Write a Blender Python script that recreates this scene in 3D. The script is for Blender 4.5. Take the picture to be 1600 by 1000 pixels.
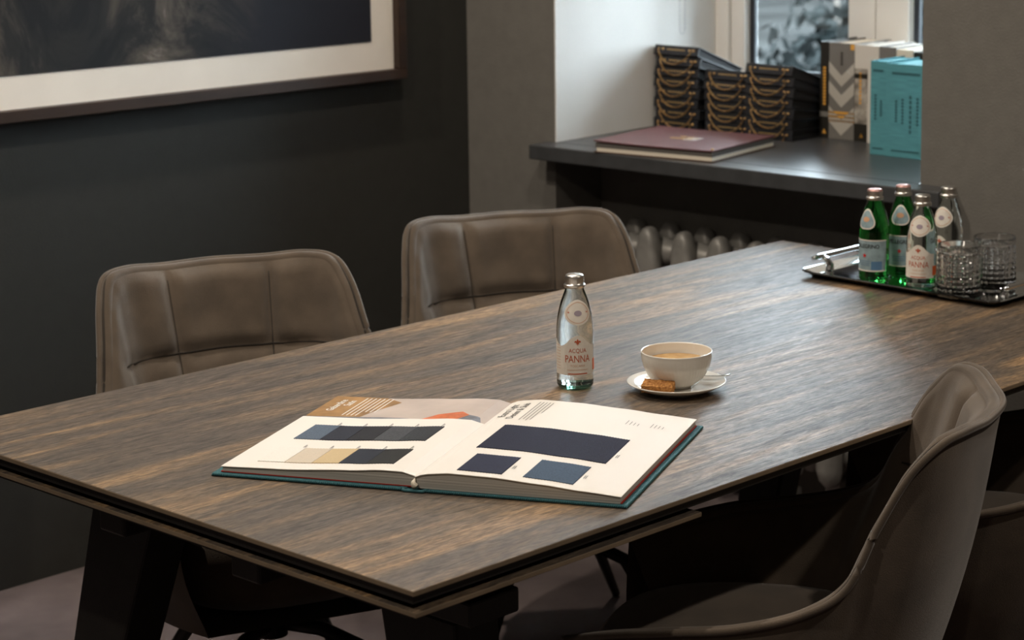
import bpy, bmesh, math, random
from mathutils import Vector, Matrix
random.seed(7)
scene = bpy.context.scene
for o in list(bpy.data.objects): bpy.data.objects.remove(o)
COL = scene.collection
PI = math.pi
R = math.radians

# ------------------------------------------------------------------ camera
cam = bpy.data.cameras.new('camera'); cam_o = bpy.data.objects.new('camera', cam); COL.objects.link(cam_o)
scene.camera = cam_o
CAM = Vector((-1.6878, -1.8990, 1.649))
TH_X, PITCH = R(40.885), R(9.2198)
fwd = Vector((math.cos(TH_X)*math.cos(PITCH), math.sin(TH_X)*math.cos(PITCH), -math.sin(PITCH)))
cam_o.location = CAM
cam_o.rotation_euler = fwd.to_track_quat('-Z', 'Y').to_euler()
cam.sensor_fit = 'HORIZONTAL'; cam.sensor_width = 36.0
cam.lens = 3450/1600*36.0
cam.shift_x = (800-1080)/1600; cam.shift_y = (290-500)/1600
cam.clip_start = 0.05; cam.clip_end = 300
cam.dof.use_dof = True; cam.dof.focus_distance = 3.28; cam.dof.aperture_fstop = 7.5

# ------------------------------------------------------------------ sky, lamps, exposure
world = bpy.data.worlds.new('World'); scene.world = world; world.use_nodes = True
bg = world.node_tree.nodes['Background']
bg.inputs[0].default_value = (0.80, 0.90, 1.0, 1); bg.inputs[1].default_value = 28.0
scene.view_settings.view_transform = 'Standard'; scene.view_settings.look = 'None'
scene.view_settings.exposure = 0.0; scene.view_settings.gamma = 1.0
scene.view_settings.use_curve_mapping = False
WARM = (1.0, 0.88, 0.74)
def spot(x, y, watts, size=150, blend=0.6, rad=0.035, z=2.82, aim=None):
    l = bpy.data.lights.new('ceiling_downlight', 'SPOT'); o = bpy.data.objects.new('ceiling_downlight', l); COL.objects.link(o)
    l.energy = watts; l.color = WARM; l.spot_size = R(size); l.spot_blend = blend; l.shadow_soft_size = rad
    o.location = (x, y, z)
    if aim: o.rotation_euler = (Vector(aim)-o.location).to_track_quat('-Z', 'Y').to_euler()
for (x, y, w) in ((0.05, 0.80, 46), (1.15, 0.80, 42), (0.30, 1.72, 74), (1.75, 1.72, 40), (-1.35, 0.25, 72), (-1.0, -1.6, 14), (1.35, -1.55, 66)):
    spot(x, y, w)

# ------------------------------------------------------------------ helpers
def tag(o, label=None, cat=None, group=None, kind=None):
    if label: o['label'] = label
    if cat: o['category'] = cat
    if group: o['group'] = group
    if kind: o['kind'] = kind
    return o
def empty(name, loc=(0,0,0), rz=0.0, parent=None):
    o = bpy.data.objects.new(name, None); COL.objects.link(o); o.location = loc; o.rotation_euler = (0,0,rz)
    o.empty_display_size = 0.05
    if parent: o.parent = parent
    return o
def copy_tree(o, parent=None):
    c = o.copy(); COL.objects.link(c); c.parent = parent
    for ch in list(o.children): copy_tree(ch, c)
    return c
class MB:
    def __init__(s): s.v = []; s.f = []; s.m = []; s.mi = 0
    def add(s, verts, faces):
        n = len(s.v); s.v += [tuple(p) for p in verts]; s.f += [tuple(i+n for i in f) for f in faces]; s.m += [s.mi]*len(faces); return s
    def box(s, x0, x1, y0, y1, z0, z1, M=None):
        p = [Vector((x,y,z)) for z in (z0,z1) for y in (y0,y1) for x in (x0,x1)]
        if M: p = [M @ q for q in p]
        return s.add(p, [(0,2,3,1),(4,5,7,6),(0,1,5,4),(2,6,7,3),(0,4,6,2),(1,3,7,5)])
    def hexa(s, pts):   # 8 points, bottom 4 ccw then top 4
        return s.add(pts, [(3,2,1,0),(4,5,6,7),(0,1,5,4),(1,2,6,5),(2,3,7,6),(3,0,4,7)])
    def prism(s, poly, z0, z1):
        n = len(poly)
        s.add([(x,y,z0) for x,y in poly]+[(x,y,z1) for x,y in poly],
              [tuple(range(n))[::-1], tuple(range(n,2*n))]+[(i,(i+1)%n,(i+1)%n+n,i+n) for i in range(n)])
        return s
    def lathe(s, prof, n=40, c=(0,0,0), cap0=True, cap1=True, rf=None):
        V = []; Fc = []
        for j,(r,z) in enumerate(prof):
            for i in range(n):
                a = 2*PI*i/n; rr = r*(rf(a,j) if rf else 1)
                V.append((c[0]+rr*math.cos(a), c[1]+rr*math.sin(a), c[2]+z))
        for j in range(len(prof)-1):
            for i in range(n):
                k = (i+1)%n; Fc.append((j*n+i, j*n+k, (j+1)*n+k, (j+1)*n+i))
        if cap0: Fc.append(tuple(range(n))[::-1])
        if cap1: Fc.append(tuple(range((len(prof)-1)*n, len(prof)*n)))
        return s.add(V, Fc)
    def tube(s, pts, r, n=8, closed=False, flat=1.0):
        pts = [Vector(p) for p in pts]; m = len(pts); V = []; Fc = []
        up0 = Vector((0,0,1))
        for i,p in enumerate(pts):
            a = pts[(i-1)%m] if (closed or i>0) else p; b = pts[(i+1)%m] if (closed or i<m-1) else p
            t = (b-a).normalized(); u = up0 if abs(t.z) < 0.9 else Vector((1,0,0))
            x = t.cross(u).normalized(); y = x.cross(t).normalized()
            rr = r[i] if isinstance(r,(list,tuple)) else r
            for k in range(n):
                q = 2*PI*k/n; V.append(p + x*math.cos(q)*rr + y*math.sin(q)*rr*flat)
        for i in range(m if closed else m-1):
            j = (i+1)%m
            for k in range(n):
                l = (k+1)%n; Fc.append((i*n+k, i*n+l, j*n+l, j*n+k))
        if not closed: Fc += [tuple(range(n))[::-1], tuple(range((m-1)*n, m*n))]
        return s.add(V, Fc)
    def grid(s, rows, closed=False):
        h = len(rows); w = len(rows[0]); V = [p for r in rows for p in r]; Fc = []
        for j in range(h-1):
            for i in range(w if closed else w-1):
                k = (i+1)%w; Fc.append((j*w+i, j*w+k, (j+1)*w+k, (j+1)*w+i))
        return s.add(V, Fc)
    def build(s, name, mats, parent=None, smooth=False, bevel=0.0, seg=2, M=None, fix=True, autos=None):
        me = bpy.data.meshes.new(name)
        v = [M @ Vector(p) for p in s.v] if M else s.v
        me.from_pydata([tuple(p) for p in v], [], s.f)
        mats = mats if isinstance(mats,(list,tuple)) else [mats]
        for m in mats: me.materials.append(m)
        if any(s.m): me.polygons.foreach_set('material_index', s.m)
        if bevel > 0 or fix:
            bm = bmesh.new(); bm.from_mesh(me)
            if bevel > 0:
                ed = [e for e in bm.edges if len(e.link_faces)==2 and e.calc_face_angle(0) > 0.6]
                bmesh.ops.bevel(bm, geom=ed, offset=bevel, segments=seg, affect='EDGES', profile=0.5)
            if fix: bmesh.ops.recalc_face_normals(bm, faces=bm.faces)
            bm.to_mesh(me); bm.free()
        if smooth or autos:
            me.polygons.foreach_set('use_smooth', [True]*len(me.polygons))
        if autos:
            try: me.set_sharp_from_angle(angle=R(autos))
            except Exception: pass
        o = bpy.data.objects.new(name, me); COL.objects.link(o)
        if parent: o.parent = parent
        return o
def smoothstep(a, b, x):
    t = max(0.0, min(1.0, (x-a)/(b-a))); return t*t*(3-2*t)

# ------------------------------------------------------------------ materials
def mat(name, col, rough=0.5, metal=0.0, var=0.0, scale=8.0, stretch=(1,1,1), bump=0.0, bscale=60.0, col2=None, trans=0.0, ior=1.45, sheen=0.0, coat=0.0, spec=0.5, detail=4.0):
    m = bpy.data.materials.new(name); m.use_nodes = True; nt = m.node_tree; b = nt.nodes['Principled BSDF']
    b.inputs['Roughness'].default_value = rough; b.inputs['Metallic'].default_value = metal
    b.inputs['Transmission Weight'].default_value = trans; b.inputs['IOR'].default_value = ior
    b.inputs['Sheen Weight'].default_value = sheen; b.inputs['Coat Weight'].default_value = coat
    b.inputs['Specular IOR Level'].default_value = spec
    tc = nt.nodes.new('ShaderNodeTexCoord'); mp = nt.nodes.new('ShaderNodeMapping'); mp.inputs['Scale'].default_value = stretch
    nt.links.new(tc.outputs['Object'], mp.inputs['Vector'])
    nz = nt.nodes.new('ShaderNodeTexNoise'); nz.inputs['Scale'].default_value = scale; nz.inputs['Detail'].default_value = detail
    nt.links.new(mp.outputs[0], nz.inputs['Vector'])
    rp = nt.nodes.new('ShaderNodeValToRGB'); c2 = col2 or tuple(min(1.0, c*(1+var)) for c in col); c1 = tuple(c*(1-var) for c in col) if not col2 else col
    rp.color_ramp.elements[0].position = 0.32; rp.color_ramp.elements[1].position = 0.68
    rp.color_ramp.elements[0].color = (*c1, 1); rp.color_ramp.elements[1].color = (*c2, 1)
    nt.links.new(nz.outputs['Fac'], rp.inputs['Fac']); nt.links.new(rp.outputs['Color'], b.inputs['Base Color'])
    if bump > 0:
        n2 = nt.nodes.new('ShaderNodeTexNoise'); n2.inputs['Scale'].default_value = bscale; n2.inputs['Detail'].default_value = 3
        nt.links.new(mp.outputs[0], n2.inputs['Vector'])
        bp = nt.nodes.new('ShaderNodeBump'); bp.inputs['Strength'].default_value = bump; bp.inputs['Distance'].default_value = 0.002
        nt.links.new(n2.outputs['Fac'], bp.inputs['Height']); nt.links.new(bp.outputs[0], b.inputs['Normal'])
    return m
def wood_mat():
    m = bpy.data.materials.new('table_oak_ceramic'); m.use_nodes = True; nt = m.node_tree; b = nt.nodes['Principled BSDF']; L = nt.links.new
    tc = nt.nodes.new('ShaderNodeTexCoord')
    def noise(sc, st, det=5, dist=0.0, rot=0.0):
        mp = nt.nodes.new('ShaderNodeMapping'); mp.inputs['Scale'].default_value = st; mp.inputs['Rotation'].default_value = (0,0,rot); L(tc.outputs['Object'], mp.inputs['Vector'])
        n = nt.nodes.new('ShaderNodeTexNoise'); n.inputs['Scale'].default_value = sc; n.inputs['Detail'].default_value = det; n.inputs['Distortion'].default_value = dist
        n.inputs['Roughness'].default_value = 0.62
        L(mp.outputs[0], n.inputs['Vector']); return n
    def ramp(src, stops):
        r = nt.nodes.new('ShaderNodeValToRGB'); e = r.color_ramp.elements
        while len(e) < len(stops): e.new(0.5)
        for q,(p,c) in zip(e, stops): q.position = p; q.color = (*c, 1)
        L(src, r.inputs['Fac']); return r
    band = noise(1.0, (1.1, 10.0, 1), 6, 0.9)
    fine = noise(1.0, (60.0, 340.0, 1), 7, 0.4)
    mid = noise(1.0, (8.0, 62.0, 1), 9, 1.8)
    c_band = ramp(band.outputs['Fac'], [(0.30, (0.072,0.058,0.048)), (0.45, (0.098,0.076,0.058)), (0.55, (0.150,0.106,0.068)), (0.68, (0.31,0.195,0.100))])
    c_mid = ramp(mid.outputs['Fac'], [(0.33, (0.50,0.50,0.52)), (0.52, (1.0,1.0,1.0)), (0.70, (1.45,1.42,1.36))])
    c_fine = ramp(fine.outputs['Fac'], [(0.36, (0.50,0.50,0.50)), (0.62, (1.30,1.30,1.30))])
    def mul(a, c):
        x = nt.nodes.new('ShaderNodeMix'); x.data_type = 'RGBA'; x.blend_type = 'MULTIPLY'; x.inputs['Factor'].default_value = 1.0
        L(a, x.inputs[6]); L(c, x.inputs[7]); return x.outputs[2]
    c = mul(mul(c_band.outputs['Color'], c_mid.outputs['Color']), c_fine.outputs['Color'])
    L(c, b.inputs['Base Color'])
    rr = ramp(mid.outputs['Fac'], [(0.35, (0.60,)*3), (0.62, (0.48,)*3)])
    L(rr.outputs['Color'], b.inputs['Roughness'])
    add = nt.nodes.new('ShaderNodeMath'); add.operation = 'ADD'; L(mid.outputs['Fac'], add.inputs[0]); L(fine.outputs['Fac'], add.inputs[1])
    bp = nt.nodes.new('ShaderNodeBump'); bp.inputs['Strength'].default_value = 0.35; bp.inputs['Distance'].default_value = 0.0012
    L(add.outputs[0], bp.inputs['Height']); L(bp.outputs[0], b.inputs['Normal'])
    b.inputs['Specular IOR Level'].default_value = 0.55
    return m
def art_mat():
    m = bpy.data.materials.new('charcoal_artwork'); m.use_nodes = True; nt = m.node_tree; b = nt.nodes['Principled BSDF']; L = nt.links.new
    tc = nt.nodes.new('ShaderNodeTexCoord'); mp = nt.nodes.new('ShaderNodeMapping'); mp.inputs['Scale'].default_value = (2.2,1,1.5); mp.inputs['Location'].default_value = (0.25,0,0.1); L(tc.outputs['Object'], mp.inputs['Vector'])
    n = nt.nodes.new('ShaderNodeTexNoise'); n.inputs['Scale'].default_value = 2.0; n.inputs['Detail'].default_value = 8; n.inputs['Distortion'].default_value = 1.4; n.inputs['Roughness'].default_value = 0.65
    L(mp.outputs[0], n.inputs['Vector'])
    r = nt.nodes.new('ShaderNodeValToRGB'); e = r.color_ramp.elements; e.new(0.6); e.new(0.72)
    for q,(p,c) in zip(e, [(0.40,(0.016,0.017,0.020)), (0.52,(0.026,0.026,0.027)), (0.66,(0.09,0.08,0.07)), (0.80,(0.34,0.30,0.26))]): q.position = p; q.color = (*c,1)
    L(n.outputs['Fac'], r.inputs['Fac'])
    sx = nt.nodes.new('ShaderNodeSeparateXYZ'); L(tc.outputs['Object'], sx.inputs[0])
    mr = nt.nodes.new('ShaderNodeMapRange'); mr.inputs[1].default_value = 0.70; mr.inputs[2].default_value = 0.95; L(sx.outputs['X'], mr.inputs[0])
    mx = nt.nodes.new('ShaderNodeMix'); mx.data_type = 'RGBA'; L(mr.outputs[0], mx.inputs['Factor']); L(r.outputs['Color'], mx.inputs[6]); mx.inputs[7].default_value = (0.018,0.019,0.026,1)
    L(mx.outputs[2], b.inputs['Base Color']); b.inputs['Roughness'].default_value = 0.7; b.inputs['Specular IOR Level'].default_value = 0.15
    return m
def pane_mat():
    m = bpy.data.materials.new('window_glass'); m.use_nodes = True; nt = m.node_tree
    for n in list(nt.nodes):
        if n.type != 'OUTPUT_MATERIAL': nt.nodes.remove(n)
    out = nt.nodes['Material Output']
    t = nt.nodes.new('ShaderNodeBsdfTransparent'); t.inputs[0].default_value = (0.93,0.96,0.96,1)
    g = nt.nodes.new('ShaderNodeBsdfGlossy'); g.inputs['Roughness'].default_value = 0.02
    f = nt.nodes.new('ShaderNodeFresnel'); f.inputs[0].default_value = 1.45
    mx = nt.nodes.new('ShaderNodeMixShader'); nt.links.new(f.outputs[0], mx.inputs[0]); nt.links.new(t.outputs[0], mx.inputs[1]); nt.links.new(g.outputs[0], mx.inputs[2]); nt.links.new(mx.outputs[0], out.inputs[0])
    return m
M = dict(
    wall_dark = mat('dark_wall_paint', (0.022,0.022,0.019), 0.75, var=0.06, scale=30, bump=0.25, bscale=260),
    wall_grey = mat('grey_wall_paint', (0.150,0.142,0.128), 0.8, var=0.05, scale=30, bump=0.35, bscale=260),
    white = mat('white_plaster', (0.78,0.77,0.74), 0.7, var=0.02, bump=0.1, bscale=200),
    ceiling = mat('ceiling_paint', (0.55,0.54,0.52), 0.9, var=0.02),
    carpet = mat('mottled_carpet', (0.100,0.078,0.078), 0.95, var=0.4, scale=5, bump=0.9, bscale=500, col2=(0.19,0.152,0.150)),
    frame_wood = mat('dark_walnut', (0.030,0.016,0.010), 0.45, var=0.3, scale=6, stretch=(1,6,6)),
    mat_board = mat('mat_board', (0.78,0.73,0.66), 0.85, var=0.03),
    art = art_mat(), wood = wood_mat(), pane = pane_mat(),
    slab_edge = mat('ceramic_edge', (0.22,0.165,0.11), 0.5, var=0.15, scale=20),
    black_metal = mat('black_powder_coat', (0.012,0.011,0.010), 0.5, var=0.15, scale=40, bump=0.15, bscale=400),
    velvet = mat('taupe_velvet', (0.080,0.061,0.045), 0.85, var=0.2, scale=14, bump=0.35, bscale=700, sheen=0.35, col2=(0.122,0.093,0.068), spec=0.2),
    velvet_dark = mat('taupe_velvet_seam', (0.030,0.024,0.019), 0.9, var=0.15),
    sill = mat('slate_sill', (0.055,0.057,0.060), 0.32, var=0.12, scale=25, bump=0.08, bscale=300),
    pvc = mat('white_window_pvc', (0.80,0.78,0.74), 0.35, var=0.01),
    gasket = mat('gasket_rubber', (0.02,0.025,0.032), 0.6),
    iron = mat('radiator_enamel', (0.33,0.32,0.30), 0.45, metal=0.25, var=0.1, scale=30),
    chrome = mat('chrome', (0.86,0.87,0.88), 0.06, metal=1.0),
    tray = mat('mirror_steel', (0.80,0.83,0.84), 0.07, metal=1.0, bump=0.02, bscale=15),
    alu = mat('aluminium_cap', (0.62,0.60,0.57), 0.33, metal=1.0, var=0.05, scale=60),
    alu_red = mat('printed_cap', (0.60,0.36,0.33), 0.4, metal=0.7, var=0.25, scale=90),
    glass_clear = mat('clear_glass', (0.93,0.985,0.96), 0.02, trans=1.0, ior=1.38),
    glass_green = mat('green_glass', (0.04,0.42,0.07), 0.03, trans=1.0, ior=1.38),
    glass_base = mat('aqua_glass_base', (0.30,0.72,0.55), 0.03, trans=1.0, ior=1.45),
    crystal = mat('cut_crystal', (1.0,1.0,1.0), 0.09, trans=1.0, ior=1.52),
    label = mat('cream_label', (0.78,0.73,0.66), 0.55, var=0.03, scale=120),
    label_rim = mat('label_rim', (0.62,0.36,0.22), 0.55),
    label_blue = mat('pale_blue_label', (0.27,0.37,0.41), 0.5, var=0.18, scale=70),
    blue_patch = mat('blue_label_panel', (0.09,0.19,0.33), 0.5),
    orange = mat('orange_print', (0.72,0.12,0.02), 0.5), orange_d = mat('red_orange_print', (0.50,0.085,0.02), 0.5),
    red_star = mat('red_print', (0.55,0.02,0.02), 0.5), ink = mat('black_ink', (0.02,0.02,0.02), 0.6), ink_soft = mat('grey_ink', (0.22,0.21,0.20), 0.7), lilac = mat('lilac_print', (0.36,0.30,0.36), 0.6),
    porcelain = mat('white_porcelain', (0.78,0.75,0.69), 0.12, coat=0.3, spec=0.6),
    tea = mat('milky_tea', (0.60,0.33,0.10), 0.12, var=0.2, scale=60, col2=(0.82,0.52,0.20)),
    sugar = mat('brown_sugar', (0.28,0.10,0.018), 0.6, var=0.4, scale=260, bump=0.9, bscale=500, col2=(0.62,0.30,0.08)),
    steel = mat('spoon_steel', (0.70,0.68,0.64), 0.16, metal=1.0),
    paper = mat('white_page', (0.80,0.765,0.715), 0.6, var=0.01), pages = mat('page_block', (0.50,0.48,0.44), 0.8, var=0.35, scale=1.0, stretch=(2,2,900)),
    dark_pages = mat('dark_page_block', (0.12,0.11,0.10), 0.8, var=0.35, scale=1.0, stretch=(2,2,900)),
    red_paper = mat('red_endpaper', (0.40,0.03,0.02), 0.7),
    teal = mat('teal_cloth', (0.035,0.135,0.16), 0.75, var=0.2, scale=300, bump=0.6, bscale=700),
    teal_bright = mat('teal_linen', (0.085,0.29,0.335), 0.8, var=0.14, scale=1.0, stretch=(20,20,420), bump=0.3, bscale=300),
    teal_ink = mat('dark_teal_print', (0.03,0.11,0.13), 0.8),
    headband = mat('cream_headband', (0.72,0.66,0.55), 0.8),
    print_brown = mat('photo_brown', (0.34,0.185,0.065), 0.55, var=0.25, scale=35), print_pink = mat('photo_linen', (0.50,0.42,0.37), 0.55, var=0.10, scale=14), print_orange = mat('photo_orange', (0.58,0.15,0.05), 0.5, var=0.25, scale=60),
    print_shadow = mat('photo_blue_grey', (0.16,0.17,0.20), 0.6, var=0.3, scale=50),
    burgundy = mat('burgundy_leather', (0.125,0.050,0.053), 0.42, var=0.12, scale=30, bump=0.3, bscale=400), brown_leather = mat('brown_edge', (0.07,0.035,0.022), 0.5),
    gold = mat('antique_gold', (0.58,0.37,0.16), 0.3, metal=1.0, var=0.2, scale=80), gold_print = mat('gold_print', (0.55,0.36,0.13), 0.5),
    black_cloth = mat('black_bookcloth', (0.010,0.011,0.015), 0.6, var=0.2, scale=200, bump=0.3, bscale=600), black_pages = mat('charcoal_swatches', (0.018,0.018,0.020), 0.8, var=0.6, scale=1.0, stretch=(3,3,500)),
    black_cover = mat('black_cover', (0.020,0.018,0.014), 0.45), grey_cover = mat('grey_cover', (0.175,0.165,0.15), 0.55), stone_cover = mat('stone_print', (0.46,0.43,0.38), 0.55), amber = mat('amber_print', (0.72,0.36,0.06), 0.5), photo_grey = mat('photo_grey', (0.10,0.085,0.07), 0.5, var=0.9, scale=30, col2=(0.60,0.55,0.48)),
    white_cover = mat('white_cover', (0.66,0.62,0.56), 0.5), silver_cover = mat('silver_cover', (0.62,0.63,0.64), 0.3),
    bead = mat('blind_bead', (0.55,0.55,0.55), 0.4),
    snow = mat('frosty_ground', (0.018,0.0185,0.018), 0.95, spec=0.0, var=0.3, scale=0.8), bark = mat('bark', (0.05,0.042,0.035), 0.9, var=0.3), leaf = mat('dull_leaf', (0.002,0.003,0.003), 0.8, var=0.5, scale=3, col2=(0.014,0.016,0.016), spec=0.0), facade = mat('pale_facade', (0.016,0.0165,0.016), 0.9, spec=0.0, var=0.06, scale=2),
    window_dark = mat('far_window_glass', (0.05,0.06,0.07), 0.15),
)
for n_, c_, c2_ in (('sw_slate',(0.085,0.115,0.16),None),('sw_navy',(0.016,0.018,0.030),None),('sw_black',(0.012,0.011,0.014),None),('sw_grey',(0.052,0.055,0.062),None),('sw_char',(0.026,0.028,0.033),None),
                 ('sw_white',(0.80,0.77,0.72),None),('sw_cream',(0.60,0.52,0.42),None),('sw_beige',(0.56,0.43,0.25),None),('sw_ink',(0.014,0.017,0.028),None),('sw_coal',(0.017,0.017,0.016),None),
                 ('sw_denim',(0.012,0.014,0.035),None),('sw_denim2',(0.018,0.022,0.050),None),('sw_denim3',(0.055,0.090,0.145),None)):
    M[n_] = mat('fabric_'+n_, c_, 0.9, var=0.22 if c_[0] < 0.4 else 0.04, scale=420, bump=0.35, bscale=900)

# ------------------------------------------------------------------ room shell
H = 2.9
YL = 2.27
ANG = R(3.0753)
U = Vector((math.sin(ANG), -math.cos(ANG), 0)); N = Vector((math.cos(ANG), math.sin(ANG), 0)); OW = Vector((2.2416, 2.27, 0))
def E(u, n, z): return OW + U*u + N*n + Vector((0,0,z))
ME = Matrix(((U.x,N.x,0,OW.x),(U.y,N.y,0,OW.y),(0,0,1,0),(0,0,0,1)))
def struct(o): o['kind'] = 'structure'; return o
struct(MB().box(-5.0, 2.9, -5.0, 2.42, -0.06, 0.0).build('floor', M['carpet']))
struct(MB().box(-5.0, 2.9, -5.0, 2.42, H, H+0.1).build('ceiling', M['ceiling']))
struct(MB().box(-5.0, 2.40, YL, YL+0.15, 0, H).build('wall_left', M['wall_dark']))
struct(MB().box(-5.15, -5.0, -5.0, YL, 0, H).build('wall_back', M['wall_grey']))
struct(MB().box(-5.0, 2.9, -5.15, -5.0, 0, H).build('wall_right', M['wall_grey']))
u0, u1, nd, ztop, zs = 0.300, 1.380, 0.76, 2.35, 0.865
w = MB()
w.box(0.0, u0, 0, nd+0.1, 0, H, ME); w.box(u1, 7.6, 0, nd+0.1, 0, H, ME); w.box(u0, u1, 0, nd+0.1, ztop, H, ME)
w.box(u0, u1, 0.18, nd+0.1, 0, zs-0.037, ME)
wall_end = struct(w.build('wall_end', M['wall_grey']))
t = 0.004
rv = MB(); rv.box(u0, u0+t, 0.0005, nd+0.098, zs, ztop, ME); rv.box(u1-t, u1, 0.06, nd+0.098, zs, ztop, ME); rv.box(u0, u1, 0.0005, nd+0.098, ztop-t, ztop, ME)
rv.build('reveal_lining', M['white'], wall_end)
sill = struct(MB().box(0.275, 1.472, -0.073, 0, zs-0.037, zs, ME).box(u0+t, u1-t, 0, 0.66, zs-0.037, zs, ME).build('trim_1', M['sill'], bevel=0.003))
tag(sill, 'dark slate window sill', None)
# window: outer frame, two sashes with their panes
win = struct(empty('window_1', E(0.84, 0.70, zs))); win_inv = win.matrix_basis.inverted()
def wpart(mb, name, mt, par=None, **k):
    o = mb.build(name, mt, par or win, **k); return o
MW = Matrix.Translation(-Vector(E(0.84, 0.70, zs))) @ ME
zb, zt = zs, ztop-t
f = MB(); a0, a1, n0, n1 = u0+t, u1-t, 0.66, 0.76
f.box(a0, a0+0.045, n0, n1, zb, zt); f.box(a1-0.045, a1, n0, n1, zb, zt); f.box(a0+0.045, a1-0.045, n0, n1, zt-0.05, zt); f.box(a0+0.045, a1-0.045, n0, n1, zb, zb+0.05)
wpart(f, 'window_frame', M['pvc'], M=MW, bevel=0.003)
for (s0, s1) in ((0.349, 0.816), (0.818, 1.331)):
    zz0, zz1 = zb+0.05, zt-0.05; g0, g1 = s0+0.045, s1-0.084 if s0 < 0.5 else s1-0.045
    if s0 > 0.5: g0 = s0+0.100
    b0, b1 = zz0+0.07, zz1-0.07
    f = MB(); f.box(s0, g0, 0.674, 0.735, zz0, zz1); f.box(g1, s1, 0.674, 0.735, zz0, zz1); f.box(g0, g1, 0.674, 0.735, zz0, b0); f.box(g0, g1, 0.674, 0.735, b1, zz1)
    sash = wpart(f, 'sash', M['pvc'], M=MW, bevel=0.003)
    g = MB(); q = 0.016; g.box(g0, g0+q, 0.700, 0.712, b0, b1); g.box(g1-q, g1, 0.700, 0.712, b0, b1); g.box(g0+q, g1-q, 0.700, 0.712, b0, b0+q); g.box(g0+q, g1-q, 0.700, 0.712, b1-q, b1)
    wpart(g, 'gasket', M['gasket'], sash, M=MW)
    wpart(MB().box(g0+q, g1-q, 0.704, 0.708, b0+q, b1-q), 'pane', M['pane'], sash, M=MW)

# ------------------------------------------------------------------ outside the window
struct(MB().box(3.6, 60, -25, 60, -1.30, -1.20).build('ground', M['snow']))
def tree(x, y, z, h, r, label, nleaf=900):
    t_ = empty('garden_shrub', (x, y, z)); tag(t_, label, 'shrub')
    MB().tube([(0,0,0),(0.03,0.02,h*0.4),(-0.02,0.03,h*0.75)], [0.07*r,0.05*r,0.02*r], 6).build('trunk', M['bark'], t_)
    mb = MB(); rnd = random.Random(int(x*100+y*10))
    lobes = [(rnd.uniform(-.5,.5)*r, rnd.uniform(-.5,.5)*r, h*rnd.uniform(.3,.8), r*rnd.uniform(.35,.6)) for _ in range(7)]
    for k in range(nleaf):
        lx, ly, lz, lr = rnd.choice(lobes); d = Vector((rnd.gauss(0,1), rnd.gauss(0,1), rnd.gauss(0,1))).normalized()*lr*rnd.uniform(.6,1)
        c = Vector((lx,ly,lz))+d; a = Vector((rnd.gauss(0,1),rnd.gauss(0,1),rnd.gauss(0,1))).normalized(); b_ = a.cross(d).normalized(); s_ = 0.07*r
        mb.add([c-a*s_, c+b_*s_*.6, c+a*s_, c-b_*s_*.6], [(0,1,2,3)])
    mb.build('foliage', M['leaf'], t_, fix=False)
tree(8.2, 5.1, -1.2, 2.0, 0.8, 'dark leafy shrub seen low through the window behind the chain booklets')
tree(10.0, 6.9, -1.2, 2.3, 1.0, 'pale frosted shrub far outside the left window pane')
tree(12.5, 7.6, -1.2, 2.3, 1.3, 'tall grey shrub outside, nearest the window mullion')
hb = empty('apartment_building', (30, 24, -1.2)); hb.rotation_euler = (0,0,R(38)); tag(hb, 'pale grey building standing far outside the window', 'building')
MB().box(0, 1.0, -14, 14, 0, 9).build('wall', M['facade'], hb)
for zz in (1.0, 4.0):
    for k in range(9): MB().box(-0.03, 0.0, -12.5+k*3, -11.2+k*3, zz, zz+1.5).build('window', M['window_dark'], hb)

# ------------------------------------------------------------------ blind chain
bc = []
for k in range(41):
    q = k/40
    if q < 0.45: p = (-0.007, -0.007, 1.115 + (0.45-q)/0.45*1.15)
    elif q > 0.55: p = (0.007, 0.007, 1.115 + (q-0.55)/0.45*1.15)
    else:
        an = PI + (q-0.45)/0.10*PI; p = (0.010*math.cos(an)*.7, 0.010*math.cos(an)*.7, 1.115 + 0.010*math.sin(an))
    bc.append(p)
base = E(0.333, 0.478, 0)
cb = empty('blind_chain', base); tag(cb, 'thin grey looped blind chain hanging beside the white window reveal', 'blind chain')
d_ = N
def bcp(p): return Vector((d_.x*p[0]*1.6, d_.y*p[0]*1.6, p[2]))
MB().tube([bcp(p) for p in bc], 0.0012, 6).build('cord', M['bead'], cb, smooth=True)
mb = MB()
for k in range(90):
    for s_ in (-1, 1):
        mb.lathe([(0.0004,-0.002),(0.0019,-0.001),(0.0019,0.001),(0.0004,0.002)], 6, tuple(bcp((0.007*s_,0,1.118+k*0.0126))))
mb.build('bead_string', M['bead'], cb, smooth=True)['kind'] = 'stuff'

# ------------------------------------------------------------------ framed picture on the dark wall
pic = empty('framed_picture', (0.62, YL, 1.030)); tag(pic, 'large framed charcoal artwork with white mat on the dark wall', 'picture')
x0, x1, z0, z1, fw, dp = -1.37, 1.372, 0.0, 1.5, 0.026, 0.048
for (a, b_, c, d) in ((x0,x1,z0,z0+fw),(x0,x1,z1-fw,z1),(x0,x0+fw,z0+fw,z1-fw),(x1-fw,x1,z0+fw,z1-fw)):
    MB().box(a, b_, -dp, 0, c, d).build('frame_rail', M['frame_wood'], pic, bevel=0.002)
MB().box(x0+fw, x1-fw, -0.026, -0.002, z0+fw, z1-fw).build('mat_board', M['mat_board'], pic)
mw = 0.072
MB().box(x0+fw+mw, x1-fw-mw, -0.0275, -0.026, z0+fw+mw, z1-fw-mw).build('artwork', M['art'], pic)

# ------------------------------------------------------------------ radiator under the sill
rad = empty('cast_iron_radiator', E(0.388, 0.105, 0)); rad.rotation_euler = (0,0,math.atan2(U.y,U.x))
tag(rad, 'grey cast iron column radiator under the window sill', 'radiator')
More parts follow.
